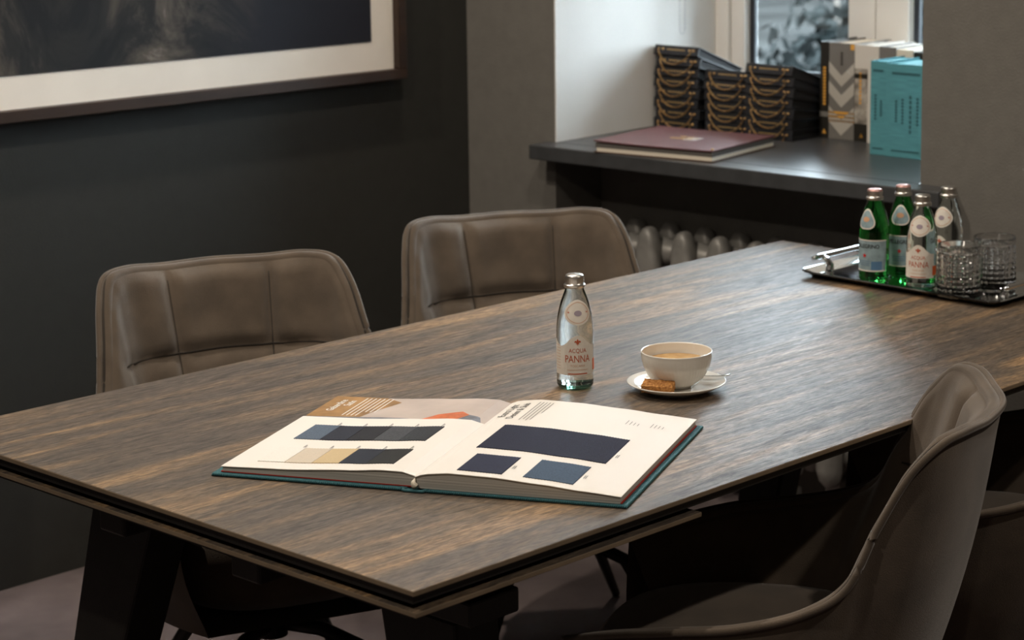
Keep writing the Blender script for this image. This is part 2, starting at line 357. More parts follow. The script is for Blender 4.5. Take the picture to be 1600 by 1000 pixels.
# radiator local: x along wall, y = away from wall into room is -N ; rotation maps local x->U, local y-> perpendicular (U rotated +90)
def rad_section():
    mb = MB()
    for yy in (-0.042, 0.042):
        prof = []
        rows = []
        for (z, wx, wy) in ((0.10,0.012,0.012),(0.115,0.026,0.022),(0.14,0.034,0.026),(0.585,0.034,0.026),(0.620,0.032,0.026),(0.648,0.024,0.023),(0.662,0.014,0.018),(0.667,0.006,0.010)):
            rows.append([(wx*math.copysign(abs(math.cos(q))**.6, math.cos(q)), yy+wy*math.copysign(abs(math.sin(q))**.8, math.sin(q)), z) for q in [2*PI*k/14 for k in range(14)]])
        mb.grid(rows, closed=True)
        n_ = len(mb.v); mb.f += [tuple(range(n_-112, n_-98))[::-1], tuple(range(n_-14, n_))]; mb.m += [0,0]
    for zc in (0.17, 0.60):
        mb.box(-0.022, 0.022, -0.045, 0.045, zc-0.03, zc+0.03)
        # hub joining to the neighbour
        mb.tube([(-0.0545,0,zc),(-0.022,0,zc),(0.022,0,zc),(0.0545,0,zc)], [0.027,0.036,0.036,0.027], 12)
    return mb
s0 = rad_section().build('section', M['iron'], rad, smooth=True, autos=50)
for k in range(8):
    s = s0 if k == 0 else s0.copy()
    if k: COL.objects.link(s)
    s.parent = rad; s.location = (0.055+0.11*k, 0, 0)
MB().tube([(0,0,0.17),(-0.035,0,0.17)], 0.02, 10).build('valve', M['iron'], rad, smooth=True)
for k in (1, 6): MB().box(0.055+0.11*k-0.02, 0.055+0.11*k+0.02, -0.03, 0.03, 0, 0.11).build('foot', M['iron'], rad)

# ------------------------------------------------------------------ table
TZ = 0.75; TL, TW = 2.062, 1.082
tb = empty('dining_table', (0, 0, 0)); tag(tb, 'long dark wood-look extending table with black legs', 'table')
o = MB().box(0, TL, 0, TW, TZ-0.0075, TZ).build('table_top', [M['wood'], M['slab_edge']], tb, bevel=0.0015)
for p in o.data.polygons:
    if abs(p.normal.z) < 0.9: p.material_index = 1
MB().box(0.006, TL-0.006, 0.008, TW-0.008, TZ-0.0195, TZ-0.0075).build('support_panel', M['black_metal'], tb)
for (xa, xb) in ((0.002, 0.527), (TL-0.527, TL-0.002)):
    lf = MB().box(xa, xb, -0.001, TW+0.001, TZ-0.0345, TZ-0.0275).build('extension_leaf', [M['wood'], M['slab_edge']], tb, bevel=0.0012)
    for p in lf.data.polygons:
        if abs(p.normal.z) < 0.9: p.material_index = 1
    MB().box(xa+0.02, xb-0.01, 0.03, TW-0.03, TZ-0.047, TZ-0.0345).build('leaf_support', M['black_metal'], tb)
    MB().box(xa+0.10, xb-0.10, 0.06, TW-0.06, TZ-0.0275, TZ-0.0195).build('leaf_runner', M['black_metal'], tb)
for yy in (0.36, TW-0.42): MB().box(0.05, TL-0.05, yy, yy+0.06, TZ-0.090, TZ-0.047).build('long_rail', M['black_metal'], tb, bevel=0.004)
for sx in (0, 1):
    xc = 0.23 if sx == 0 else TL-0.23
    MB().box(xc-0.045, xc+0.045, 0.10, TW-0.10, TZ-0.125, TZ-0.090).build('cross_beam', M['black_metal'], tb, bevel=0.004)
    for sy in (0, 1):
        yt = 0.21 if sy == 0 else TW-0.21; dy = -1 if sy == 0 else 1
        yb = yt + dy*0.15; hw, hw2, hx = 0.075, 0.040, 0.040
        xbm = xc + (-0.06 if sx == 0 else 0.06)
        MB().hexa([(xbm-hx*.8,yb-hw2,0),(xbm+hx*.8,yb-hw2,0),(xbm+hx*.8,yb+hw2,0),(xbm-hx*.8,yb+hw2,0),(xc-hx,yt-hw,TZ-0.125),(xc+hx,yt-hw,TZ-0.125),(xc+hx,yt+hw,TZ-0.125),(xc-hx,yt+hw,TZ-0.125)]).build('leg', M['black_metal'], tb, bevel=0.005)

# ------------------------------------------------------------------ chairs
RIM = [(0.0,-0.298,0.842),(0.097,-0.282,0.842),(0.173,-0.258,0.847),(0.22,-0.224,0.838),(0.239,-0.182,0.795),(0.25,-0.141,0.722),(0.263,-0.104,0.645),(0.286,-0.046,0.612),(0.298,0.041,0.591),(0.29,0.135,0.578),(0.263,0.219,0.56),(0.23,0.293,0.537)]
RIM = [Vector(p) for p in RIM]
def catmull(P, n):
    P = [P[0]*2-P[1]] + P + [P[-1]*2-P[-2]]; out = []
    for i in range(1, len(P)-2):
        a, b, c, d = P[i-1:i+3]
        for k in range(n):
            t = k/n; out.append(0.5*((2*b)+(c-a)*t+(2*a-5*b+4*c-d)*t*t+(3*b-a-3*c+d)*t**3))
    out.append(P[-2]); return out
def make_chair():
    root = empty('dining_chair')
    full = [Vector((-p.x,p.y,p.z)) for p in RIM[::-1]][:-1] + RIM
    rim = catmull(full, 12); n = len(rim)
    nor = []
    for i in range(n):
        a = rim[max(0,i-2)]; b = rim[min(n-1,i+2)]; tg = Vector((b.x-a.x,b.y-a.y,0)).normalized()
        nor.append(Vector((tg.y,-tg.x,0)))       # outward
    ends = [min(i, n-1-i)/12.0 for i in range(n)]   # control-point units from the arm front
    # outer shell -----------------------------------------------------
    zb_o, rows_all = 0.310, []
    prof_o, prof_r, prof_i = 14, 6, 44
    cols_out, cols_in = [], []
    for i, P in enumerate(rim):
        nn = nor[i]; th = 0.016*smoothstep(-0.6, 1.2, ends[i]) + 0.006
        back = smoothstep(0.0, -0.22, P.y) if False else max(0.0, min(1.0, (-P.y-0.02)/0.25))
        B = Vector((P.x*0.80, -0.165 + (P.y+0.298)*0.76 if P.y < 0 else 0.0615+P.y*0.76, zb_o))
        co = []
        for k in range(prof_o+1):
            t = k/prof_o; q = B.lerp(Vector((P.x,P.y,P.z-0.010)), t); q += nn*(0.020*math.sin(PI*min(1,t*1.02)))
            q.z = zb_o + (P.z-0.010-zb_o)*(t**0.9)
            co.append(q)
        top = Vector((P.x,P.y,P.z-0.010))
        for k in range(1, prof_r+1):
            a = PI*k/prof_r; co.append(top + nn*(-th/2 + th/2*math.cos(a)) + Vector((0,0,0.010*math.sin(a))))
        cols_out.append(co)
        # inner upholstery
        Bi = Vector((P.x*0.74, -0.150 + (P.y+0.298)*0.72 if P.y < 0 else 0.0646+P.y*0.60, 0.440))
        Ti = top - nn*th
        ci = []
        for k in range(prof_i+1):
            t = k/prof_i; q = Ti.lerp(Bi, t)
            # padded panels between seams: two upright seams and one cross seam
            sx = abs(P.x) if P.y < -0.16 else 1.0
            z = q.z
            w1 = min(1.0, abs(sx-0.105)/0.022) if sx < 1 else 1.0
            w2 = min(1.0, abs(z-0.683)/0.022); w2 += (1-w2)*(1-smoothstep(0.70, 0.83, P.z))
            w3 = min(1.0, t/0.05)
            pad = 0.020*(1-0.65*smoothstep(0.14,0.205,abs(P.x)))*math.sqrt(max(0,w1))*math.sqrt(max(0,w2))*math.sqrt(w3)*(1-smoothstep(0.85,1.0,t)*0.5)
            ci.append(q - nn*(pad*smoothstep(0.2,2.0,ends[i])))
        cols_in.append(ci)
    mo = MB(); mo.grid([[cols_out[i][k] for i in range(n)] for k in range(prof_o+prof_r+1)])
    # underside pan
    cen = Vector((0,0.03,0.300)); ring = [cols_out[i][0] for i in range(n)]
    mo.add(ring+[cen], [(i, n, (i+1)%n) for i in range(n)])
    mo.build('shell', M['velvet'], root, smooth=True, autos=60)
    mi = MB(); mi.grid([[cols_in[i][k] for i in range(n)] for k in range(prof_i+1)])
    mi.build('inner_upholstery', M['velvet'], root, smooth=True)
    # piping round the rim, with its dark stitched groove
    MB().tube([Vector((p.x,p.y,p.z-0.004))+nor[i]*0.001 for i,p in enumerate(rim)], 0.0055, 8).build('piping', M['velvet'], root, smooth=True)
    MB().tube([Vector((p.x,p.y,p.z-0.004))-nor[i]*0.0075 for i,p in enumerate(rim)], 0.0030, 6).build('stitched_groove', M['velvet_dark'], root, smooth=True)
    # dark seams sunk between the panels
    ic = min(range(n), key=lambda i: abs(rim[i].x-0.105)+(1 if rim[i].y > -0.16 else 0)); jc = n-1-ic
    for c_ in (ic, jc): MB().tube([q + nor[c_]*0.0006 for q in cols_in[c_][2:40]], 0.0024, 6).build('seam', M['velvet_dark'], root, smooth=True)
    sm = []
    for i in range(n):
        if rim[i].z > 0.79: sm.append(min(cols_in[i], key=lambda q: abs(q.z-0.683)) + nor[i]*0.0006)
    for q in sm: q.z = 0.683
    MB().tube(sm, 0.0022, 6).build('seam', M['velvet_dark'], root, smooth=True)
    # seat cushion
    rows = []
    for (s, z) in ((0.80,0.330),(0.97,0.36),(1.0,0.42),(0.985,0.455),(0.92,0.472),(0.75,0.482),(0.45,0.486),(0.05,0.487)):
        rows.append([(0.235*s*math.copysign(abs(math.cos(q))**.75, math.cos(q)), 0.065+0.235*s*math.copysign(abs(math.sin(q))**.75, math.sin(q)), z) for q in [2*PI*k/48 for k in range(48)]])
    ms = MB(); ms.grid(rows, closed=True); ms.f += [tuple(range(48))[::-1], tuple(range(len(ms.v)-48, len(ms.v)))]; ms.m += [0,0]
    ms.build('seat_cushion', M['velvet'], root, smooth=True)
    MB().lathe([(0.09,0.285),(0.09,0.302)], 20, (0,0.03,0)).build('swivel_plate', M['black_metal'], root)
    MB().lathe([(0.028,0.20),(0.028,0.285)], 16, (0,0.03,0)).build('swivel_column', M['black_metal'], root)
    for k in range(4):
        a = PI/4+k*PI/2; c, s = math.cos(a), math.sin(a)
        MB().tube([(0.02*c,0.03+0.02*s,0.225),(0.10*c,0.03+0.10*s,0.222),(0.17*c,0.03+0.17*s,0.20),(0.30*c,0.03+0.30*s,0.006)], [0.014,0.014,0.014,0.009], 8).build('leg', M['black_metal'], root, smooth=True)
    # maker's tab sewn into the side seam
    MB().box(-0.262, -0.258, 0.215, 0.235, 0.47, 0.50).build('fabric_tab', M['black_cloth'], root)
    return root
ch = make_chair()
places = [((0.723,1.214),2.767,'taupe velvet bucket chair behind the table, nearest the left edge'),
          ((1.403,1.170),2.645,'taupe velvet bucket chair behind the table, nearer the radiator'),
          ((0.763,0.024),0.543,'taupe velvet bucket chair in the right foreground, turned away from the camera'),
          ((1.393,0.060),0.543,'taupe velvet bucket chair mostly cut off at the right edge, behind the foreground chair')]
for k, (xy, rz, lb) in enumerate(places):
    c = ch if k == 0 else copy_tree(ch)
    c.location = (xy[0], xy[1], 0); c.rotation_euler = (0,0,rz); tag(c, lb, 'chair', 'dining chairs around the table')

# ------------------------------------------------------------------ text helper
def text_mesh(txt, size, align='CENTER', bold=0.0):
    cu = bpy.data.curves.new('t', 'FONT'); cu.body = txt; cu.size = size; cu.align_x = align; cu.align_y = 'CENTER'; cu.resolution_u = 3; cu.offset = bold
    ob = bpy.data.objects.new('t', cu); COL.objects.link(ob)
    dg = bpy.context.evaluated_depsgraph_get(); me = bpy.data.meshes.new_from_object(ob.evaluated_get(dg))
    v = [tuple(p.co) for p in me.vertices]; f = [tuple(p.vertices) for p in me.polygons]
    bpy.data.objects.remove(ob); bpy.data.curves.remove(cu); bpy.data.meshes.remove(me)
    return v, f
def add_text(mb, txt, size, fn, align='CENTER', sx=1.0, bold=0.0):
    v, f = text_mesh(txt, size, align, bold)
    mb.add([fn(x*sx, y) for x, y, _ in v], f)

# ------------------------------------------------------------------ bottles
BPROF = [(0.0,0.0),(0.022,0.0),(0.0275,0.0022),(0.0298,0.007),(0.0300,0.012),(0.0300,0.100),(0.0294,0.108),(0.0276,0.121),(0.0252,0.132),(0.0228,0.142),(0.0188,0.153),(0.0149,0.1635),(0.0140,0.169)]
def brad(z):
    for (r0,z0_),(r1,z1_) in zip(BPROF[4:], BPROF[5:]):
        if z0_ <= z <= z1_: return r0+(r1-r0)*(z-z0_)/(z1_-z0_)
    return 0.03
def cyl(x, z, off):     # label coordinates: x metres along the girth, z height; label centre faces local -y
    r = brad(z)+off; a = -PI/2 + x/0.030
    return (r*math.cos(a), r*math.sin(a), z)
def patch(mb, outline_top, outline_bot, x0, x1, off, n=40, m=8):
    rows = []
    for j in range(m+1):
        rows.append([cyl(x0+(x1-x0)*i/n, outline_bot(x0+(x1-x0)*i/n)+(outline_top(x0+(x1-x0)*i/n)-outline_bot(x0+(x1-x0)*i/n))*j/m, off) for i in range(n+1)])
    mb.grid(rows)
def blob(mb, cx, cz, rx, rz, off, pw=1.0, n=32, tri=0.0):
    ring = []
    for s in (1.0, 0.66, 0.33):
        rr = []
        for k in range(n):
            q = 2*PI*k/n; r = 1.0 + tri*math.cos(3*(q-PI/2))
            rr.append(cyl(cx+rx*s*r*math.copysign(abs(math.cos(q))**pw, math.cos(q)), cz+rz*s*r*math.copysign(abs(math.sin(q))**pw, math.sin(q)), off))
        ring.append(rr)
    mb.grid(ring, closed=True); b0 = len(mb.v)-n; mb.f.append(tuple(range(b0, b0+n))); mb.m.append(mb.mi)
def fleur(mb, cx, cz, s, off):
    def poly(pts): mb.add([cyl(cx+x*s, cz+y*s, off) for x, y in pts], [tuple(range(len(pts)))])
    poly([(0,1),(0.22,0.55),(0.16,0.1),(-0.16,0.1),(-0.22,0.55)])
    poly([(0.18,0.12),(0.35,0.5),(0.62,0.5),(0.78,0.15),(0.6,-0.1),(0.55,0.2),(0.38,0.1),(0.22,-0.1)])
    poly([(-0.18,0.12),(-0.22,-0.1),(-0.38,0.1),(-0.55,0.2),(-0.6,-0.1),(-0.78,0.15),(-0.62,0.5),(-0.35,0.5)])
    poly([(-0.42,0.06),(-0.42,-0.1),(0.42,-0.1),(0.42,0.06)])
    poly([(-0.14,-0.1),(0,-0.8),(0.14,-0.1)])
    poly([(-0.34,-0.14),(-0.08,-0.2),(-0.3,-0.48)]); poly([(0.34,-0.14),(0.3,-0.48),(0.08,-0.2)])
def cap_parts(root, top_mat):
    mb = MB(); mb.lathe([(0.0165,0.1655),(0.0176,0.167),(0.0176,0.1705),(0.0158,0.1718),(0.0152,0.1735)], 40)
    rf = lambda a, j: 1.0+0.012*math.cos(30*a)
    mb.lathe([(0.0150,0.1735),(0.0153,0.1750),(0.0153,0.1830)], 90, rf=rf, cap0=False, cap1=False)
    cp = mb.build('cap', M['alu'], root, smooth=True, autos=40)
    MB().lathe([(0.0153,0.1828),(0.0149,0.1850),(0.0135,0.1866),(0.0080,0.1873),(0.0,0.1875)], 40, cap0=False, cap1=False).build('cap_top', top_mat, cp, smooth=True)
def body(root, gmat):
    MB().lathe(BPROF+[(0.0,0.169)], 56, cap0=False, cap1=False).build('glass_body', gmat, root, smooth=True, autos=50)
def make_still():
    root = empty('water_bottle')
    body(root, M['glass_clear'])
    MB().lathe([(0.0,0.0006),(0.021,0.0006),(0.0266,0.003),(0.0285,0.0070),(0.026,0.0085),(0.014,0.0065),(0.0,0.0055)], 40, cap0=False, cap1=False).build('base_punt', M['glass_base'], root, smooth=True)
    cap_parts(root, M['alu'])
    w0, w1 = -0.048, 0.034
    top = lambda x: 0.083+0.009*math.cos(min(PI, abs(x)/0.029*PI)) - (0.0 if x > -0.029 else -0.009*(1-math.cos((abs(x)-0.029)/0.019*PI))/2)
    bot = lambda x: 0.026
    mb = MB(); patch(mb, top, bot, w0, w1, 0.0004, 60); lab = mb.build('front_label', M['label'], root, smooth=True, fix=False)
    p = MB(); add_text(p, 'PANNA', 0.0170, lambda x, y: cyl(x, 0.0525+y, 0.0007), sx=0.74); add_text(p, 'ACQUA', 0.0098, lambda x, y: cyl(x, 0.0665+y, 0.0007), sx=0.82)
    fleur(p, 0, 0.0800, 0.0066, 0.0007); p.add([cyl(-0.016+0.032*i/8, z, 0.0007) for z in (0.0275,0.0292) for i in range(9)], [(i,i+1,i+10,i+9) for i in range(8)])
    p.build('red_lettering', M['orange_d'], lab, fix=False)
    p = MB(); add_text(p, 'TOSCANA', 0.0052, lambda x, y: cyl(x, 0.0415+y, 0.0007)); 
    for (xx, zz, ww) in ((0,0.0345,0.034),): p.add([cyl(xx-ww/2+ww*i/8, z, 0.0007) for z in (zz,zz+0.0008) for i in range(9)], [(i,i+1,i+10,i+9) for i in range(8)])
    for k in range(9): p.add([cyl(-0.044+0.014*i/4, 0.074-k*0.0048+zq, 0.0007) for zq in (0,0.0006) for i in range(5)], [(i,i+1,i+6,i+5) for i in range(4)])
    p.build('small_print', M['label_rim'], lab, fix=False)
    mb = MB(); patch(mb, lambda x: 0.050, lambda x: 0.031, 0.030, 0.042, 0.0006, 8, 2); mb.build('side_panel', M['orange'], lab, smooth=True, fix=False)
    mb = MB(); blob(mb, 0.0015, 0.1285, 0.0265, 0.0205, 0.0006, 1.15); nl = mb.build('neck_label', M['label'], root, smooth=True, fix=False)
    def ringband(cx, cz, rx, rz, wd, off, mt, nm):
        rows = [[cyl(cx+rx*s*math.copysign(abs(math.cos(q))**1.15,math.cos(q)), cz+rz*s*math.copysign(abs(math.sin(q))**1.15,math.sin(q)), off) for q in [2*PI*k/40 for k in range(40)]] for s in (1.0, 1.0-wd)]
        m_ = MB(); m_.grid(rows, closed=True); m_.build(nm, mt, nl, fix=False)
    ringband(0.0015, 0.1285, 0.0222, 0.0170, 0.05, 0.0010, M['label_rim'], 'label_border')
    mb = MB(); blob(mb, 0.0015, 0.1275, 0.0070, 0.0045, 0.0010); mb.build('villa_print', M['lilac'], nl, smooth=True, fix=False)
    for xl in (-0.0160, 0.0190):
        mb = MB(); fleur(mb, xl, 0.1285, 0.0024, 0.0010); mb.build('lily_print', M['orange_d'], nl, fix=False)
    return root
def make_sparkling():
    root = empty('sparkling_water_bottle')
    body(root, M['glass_green']); cap_parts(root, M['alu_red'])
    mb = MB(); patch(mb, lambda x: 0.0885, lambda x: 0.026, -0.046, 0.046, 0.0004, 60); lab = mb.build('front_label', M['label_blue'], root, smooth=True, fix=False)
    for (za, zb_) in ((0.0865,0.0888),(0.0257,0.0280)):
        mb = MB(); patch(mb, lambda x: zb_, lambda x: za, -0.046, 0.046, 0.0007, 60, 1); mb.build('label_edge', M['label'], lab, smooth=True, fix=False)
    p = MB(); add_text(p, 'S.PELLEGRINO', 0.0112, lambda x, y: cyl(x, 0.0755+y, 0.0008), sx=0.84, bold=0.0002); p.build('black_lettering', M['ink'], lab, fix=False)
    st = [(0.0052*(1 if k%2==0 else 0.45)*math.sin(PI*k/5), 0.0052*(1 if k%2==0 else 0.45)*math.cos(PI*k/5)) for k in range(10)]
    p = MB(); p.add([cyl(0,0.0570,0.0008)]+[cyl(x,0.0570+y,0.0008) for x,y in st], [(0,1+(k+1)%10,1+k) for k in range(10)]); p.build('red_star', M['red_star'], lab, fix=False)
    mb = MB(); patch(mb, lambda x: 0.046, lambda x: 0.0285, 0.014, 0.036, 0.0007, 10, 2); mb.build('blue_panel', M['blue_patch'], lab, smooth=True, fix=False)
    p = MB()
    for k in range(3): p.add([cyl(-0.014+0.026*i/6, 0.0455-k*0.004+zq, 0.0008) for zq in (0,0.0011) for i in range(7)], [(i,i+1,i+8,i+7) for i in range(6)])
    p.build('small_print', M['blue_patch'], lab, fix=False)
    mb = MB(); blob(mb, 0.0, 0.1275, 0.0205, 0.0200, 0.0005, 1.0, tri=0.10); nl = mb.build('neck_label', M['label'], root, smooth=True, fix=False)
    mb = MB(); blob(mb, 0.0, 0.1275, 0.0178, 0.0172, 0.0008, 1.0, tri=0.10); mb.build('blue_field', M['label_blue'], nl, smooth=True, fix=False)
    mb = MB(); blob(mb, 0.0, 0.1290, 0.0085, 0.0050, 0.0011); mb.build('crest_print', M['label_rim'], nl, smooth=True, fix=False)
    return root
def face_cam(p, off):   # rotation that turns the label (local -y) to the camera, plus an offset in degrees (+ = to the right)
    d = Vector((CAM.x-p[0], CAM.y-p[1])); return math.atan2(d.y, d.x) + PI/2 + R(off)
TRZ = TZ + 0.0075
still = make_still(); spark = make_sparkling()
for o, p, off, lb in ((still,(0.832,0.532,TZ),8,'clear still water bottle with cream label standing between catalogue and teacup'),
                      (None,(1.808,0.532,TRZ),-14,'clear still water bottle at the front of the tray, beside the crystal glass'),
                      (None,(1.921,0.548,TRZ),-34,'clear still water bottle half hidden behind the crystal glasses')):
    b_ = o or copy_tree(still); b_.location = p; b_.rotation_euler = (0,0,face_cam(p, off)); tag(b_, lb, 'bottle', 'clear water bottles')
for o, p, off, lb in ((spark,(1.803,0.643,TRZ),-38,'green sparkling water bottle nearest the tray handle'),
                      (None,(1.881,0.630,TRZ),-12,'green sparkling water bottle at the back, between the other green and clear bottles')):
    b_ = o or copy_tree(spark); b_.location = p; b_.rotation_euler = (0,0,face_cam(p, off)); tag(b_, lb, 'bottle', 'green sparkling water bottles')

# ------------------------------------------------------------------ tray
tr = empty('serving_tray', (1.9035, 0.569, TZ)); tag(tr, 'polished steel serving tray with bar handles at the far table end', 'tray')
def rrect(hx, hy, r, n=8):
    out = []
    for (sx, sy, a0) in ((1,1,0),(-1,1,PI/2),(-1,-1,PI),(1,-1,3*PI/2)):
        for k in range(n+1):
            a = a0+PI/2*k/n; out.append((sx*(hx-r)+r*math.cos(a), sy*(hy-r)+r*math.sin(a)))
    return out
hx, hy = 0.140, 0.240
rows = []
for (ins, z) in ((0.032,0.002),(0.030,0.0),(0.022,0.0008),(0.004,0.0115),(0.0,0.0135),(0.001,0.0155),(0.006,0.0150),(0.026,0.0090),(0.034,0.0075)):
    rows.append([(x,y,z) for x,y in rrect(hx-ins, hy-ins, max(0.006,0.030-ins))])
mb = MB(); mb.grid(rows, closed=True); nn_ = len(rows[0]); mb.f += [tuple(range(nn_))[::-1], tuple(range(len(mb.v)-nn_, len(mb.v)))]; mb.m += [0,0]
mb.build('tray_body', M['tray'], tr, smooth=True, autos=35)
for s in (1, -1):
    y = s*(hy-0.030)
    h = MB()
    h.tube([(-0.098,y+s*0.020,0.0335),(-0.08,y+s*0.020,0.0345),(0.08,y+s*0.020,0.0345),(0.098,y+s*0.020,0.0335)], [0.0035,0.0055,0.0055,0.0035], 12)
    hd = h.build('handle', M['chrome'], tr, smooth=True)
    for xx in (-0.066, 0.066):
        MB().tube([(xx,y,0.009),(xx,y,0.019),(xx,y+s*0.007,0.029),(xx,y+s*0.018,0.034)], [0.0085,0.0080,0.0062,0.0055], 12).build('handle_post', M['chrome'], hd, smooth=True)

# ------------------------------------------------------------------ crystal tumblers
def make_tumbler():
    root = empty('crystal_tumbler')
    n, r0, r1, h = 96, 0.0415, 0.0440, 0.098
    rows = []; zs_ = []
    K = 60
    for j in range(K+1):
        z = h*j/K; rr = r0+(r1-r0)*(1-j/K)
        g = 0.0
        if 0.10 < j/K < 0.84: g = 0.0030*abs(math.sin(PI*(j/K-0.10)/0.74*7))
        zone = smoothstep(0.03,0.08,j/K)*(1-smoothstep(0.84,0.90,j/K))
        rows.append([((rr - zone*0.0022*(1-abs(math.sin(a*12))) - zone*(0.0030-g)*0.9)*math.cos(a), (rr - zone*0.0022*(1-abs(math.sin(a*12))) - zone*(0.0030-g)*0.9)*math.sin(a), z) for a in [2*PI*k/n for k in range(n)]])
    inner = [(r0-0.0008,h+0.0012),(r0-0.0030,h),(r0-0.0070,h*0.9),(r0-0.0085,0.022),(r0-0.012,0.0155),(0.012,0.0130),(0.0003,0.0128)]
    for (r, z) in inner: rows.append([(r*math.cos(a), r*math.sin(a), z) for a in [2*PI*k/n for k in range(n)]])
    mb = MB(); mb.grid(rows, closed=True); mb.f += [tuple(range(n))[::-1], tuple(range(len(mb.v)-n, len(mb.v)))]; mb.m += [0,0]
    mb.build('cut_glass_wall', M['crystal'], root, smooth=False)
    return root
tm = make_tumbler()
for k, (p, lb) in enumerate((((1.810,0.446,TRZ),'cut crystal tumbler at the tray corner nearest the camera'), ((1.925,0.440,TRZ),'cut crystal tumbler behind the other glass, against the grey wall'))):
    g = tm if k == 0 else copy_tree(tm); g.location = p; tag(g, lb, 'glass', 'crystal tumblers on the tray')

# ------------------------------------------------------------------ cup, saucer, tea, spoon, sugar
SC = (0.920, 0.390)
sau = empty('saucer', (SC[0], SC[1], TZ)); tag(sau, 'white porcelain saucer under the teacup', 'saucer')
MB().lathe([(0.0,0.0035),(0.040,0.0035),(0.042,0.0),(0.046,0.0),(0.048,0.0035),(0.066,0.0085),(0.0800,0.0160),(0.0805,0.0175),(0.0790,0.0178),(0.064,0.0120),(0.044,0.0075),(0.030,0.0070),(0.0,0.0070)], 72, cap0=False, cap1=False).build('dish', M['porcelain'], sau, smooth=True)
cup = empty('teacup', (SC[0], SC[1], TZ+0.0070)); tag(cup, 'ribbed white porcelain bowl cup holding milky tea', 'cup')
prof = [(0.0,0.003),(0.020,0.003),(0.021,0.0),(0.0235,0.0),(0.0245,0.004)]
for k in range(1, 15):
    q = k/14; prof.append((0.0245+(0.0575-0.0245)*math.sin(q*PI/2)**0.92, 0.004+0.054*(1-math.cos(q*PI/2))**0.80))
prof += [(0.0580,0.0595),(0.0570,0.0603),(0.0558,0.0590)]
rf = lambda a, j: 1.0 + (0.0045*math.cos(60*a + j*0.9) if 6 < j < 17 else 0.0)
mb = MB(); mb.lathe(prof, 240, cap0=False, cap1=False, rf=rf)
inn = []
for k in range(13, -1, -1):
    q = k/14; inn.append((max(0.0,(0.0245+(0.0575-0.0245)*math.sin(q*PI/2)**0.92)-0.0022), 0.0065+0.0515*(1-math.cos(q*PI/2))**0.80))
mb.lathe([(0.0558,0.0590)]+inn+[(0.0,0.0065)], 96, cap0=False, cap1=False)
mb.build('bowl', M['porcelain'], cup, smooth=True, fix=False)
tea = tag(MB().lathe([(0.0,0.0),(0.0455,0.0),(0.0500,0.0060),(0.0498,0.0066),(0.0,0.0062)], 64, (0,0,0), cap0=False, cap1=False).build('tea', M['tea'], None, smooth=True), 'golden milky tea filling the white cup', 'tea')
tea.location = (SC[0], SC[1], TZ+0.0070+0.0370)
# spoon, lying on the saucer with its handle over the rim to the right
sp_dir = Vector((0.66,-0.75,0)).normalized()
rx_ = Vector((math.sin(TH_X), -math.cos(TH_X), 0)); fx_ = Vector((math.cos(TH_X), math.sin(TH_X), 0))
def sc_pt(r_, f_, z_): return (rx_*r_ + fx_*f_ + Vector((0,0,z_)))
spn = empty('teaspoon', (SC[0], SC[1], TZ)); tag(spn, 'small steel teaspoon lying on the saucer behind the cup', 'spoon')
pth = [sc_pt(0.086,0.012,0.0235), sc_pt(0.079,0.013,0.0218), sc_pt(0.066,0.020,0.0190), sc_pt(0.050,0.031,0.0165), sc_pt(0.030,0.044,0.0150), sc_pt(0.010,0.054,0.0150)]
MB().tube(pth, [0.0042,0.0038,0.0028,0.0022,0.0020,0.0022], 10, flat=0.32).build('handle', M['steel'], spn, smooth=True)
q0 = sc_pt(0.000,0.0580,0.0153); rows = []
ax = (sc_pt(-0.020,0.066,0.0153)-sc_pt(0.010,0.054,0.0150)).normalized(); ay = Vector((-ax.y,ax.x,0)).normalized()
for s in (0.02,0.35,0.7,1.0): rows.append([q0 + ax*(0.014*s*math.cos(a)) + ay*(0.0085*s*math.sin(a)) + Vector((0,0,-0.0030*(1-s*s))) for a in [2*PI*k/24 for k in range(24)]])
for s in (1.02,0.7,0.35,0.02): rows.append([q0 + ax*(0.014*s*math.cos(a)) + ay*(0.0085*s*math.sin(a)) + Vector((0,0,-0.0038*(1-s*s)-0.0006)) for a in [2*PI*k/24 for k in range(24)]])
mb = MB(); mb.grid(rows, closed=True); mb.build('bowl', M['steel'], spn, smooth=True)
# cane sugar stick
bm = bmesh.new(); bmesh.ops.create_cube(bm, size=1.0); bmesh.ops.subdivide_edges(bm, edges=bm.edges[:], cuts=11, use_grid_fill=True)
rnd = random.Random(3)
for v in bm.verts:
    v.co.x *= 0.050; v.co.y *= 0.022; v.co.z *= 0.013
    v.co += Vector((rnd.uniform(-1,1),rnd.uniform(-1,1),rnd.uniform(-1,1)))*0.0009
me = bpy.data.meshes.new('biscuit'); bm.to_mesh(me); bm.free(); me.materials.append(M['sugar'])
su = bpy.data.objects.new('sugar_biscuit', me); COL.objects.link(su)
pp = Vector((SC[0],SC[1],TZ)) + sc_pt(-0.029,-0.050,0.0192); su.location = pp
su.rotation_euler = (R(16), R(2), math.atan2(rx_.y,rx_.x)-R(14)); tag(su, 'golden brown crumbly sugar biscuit leaning on the saucer rim', 'biscuit')

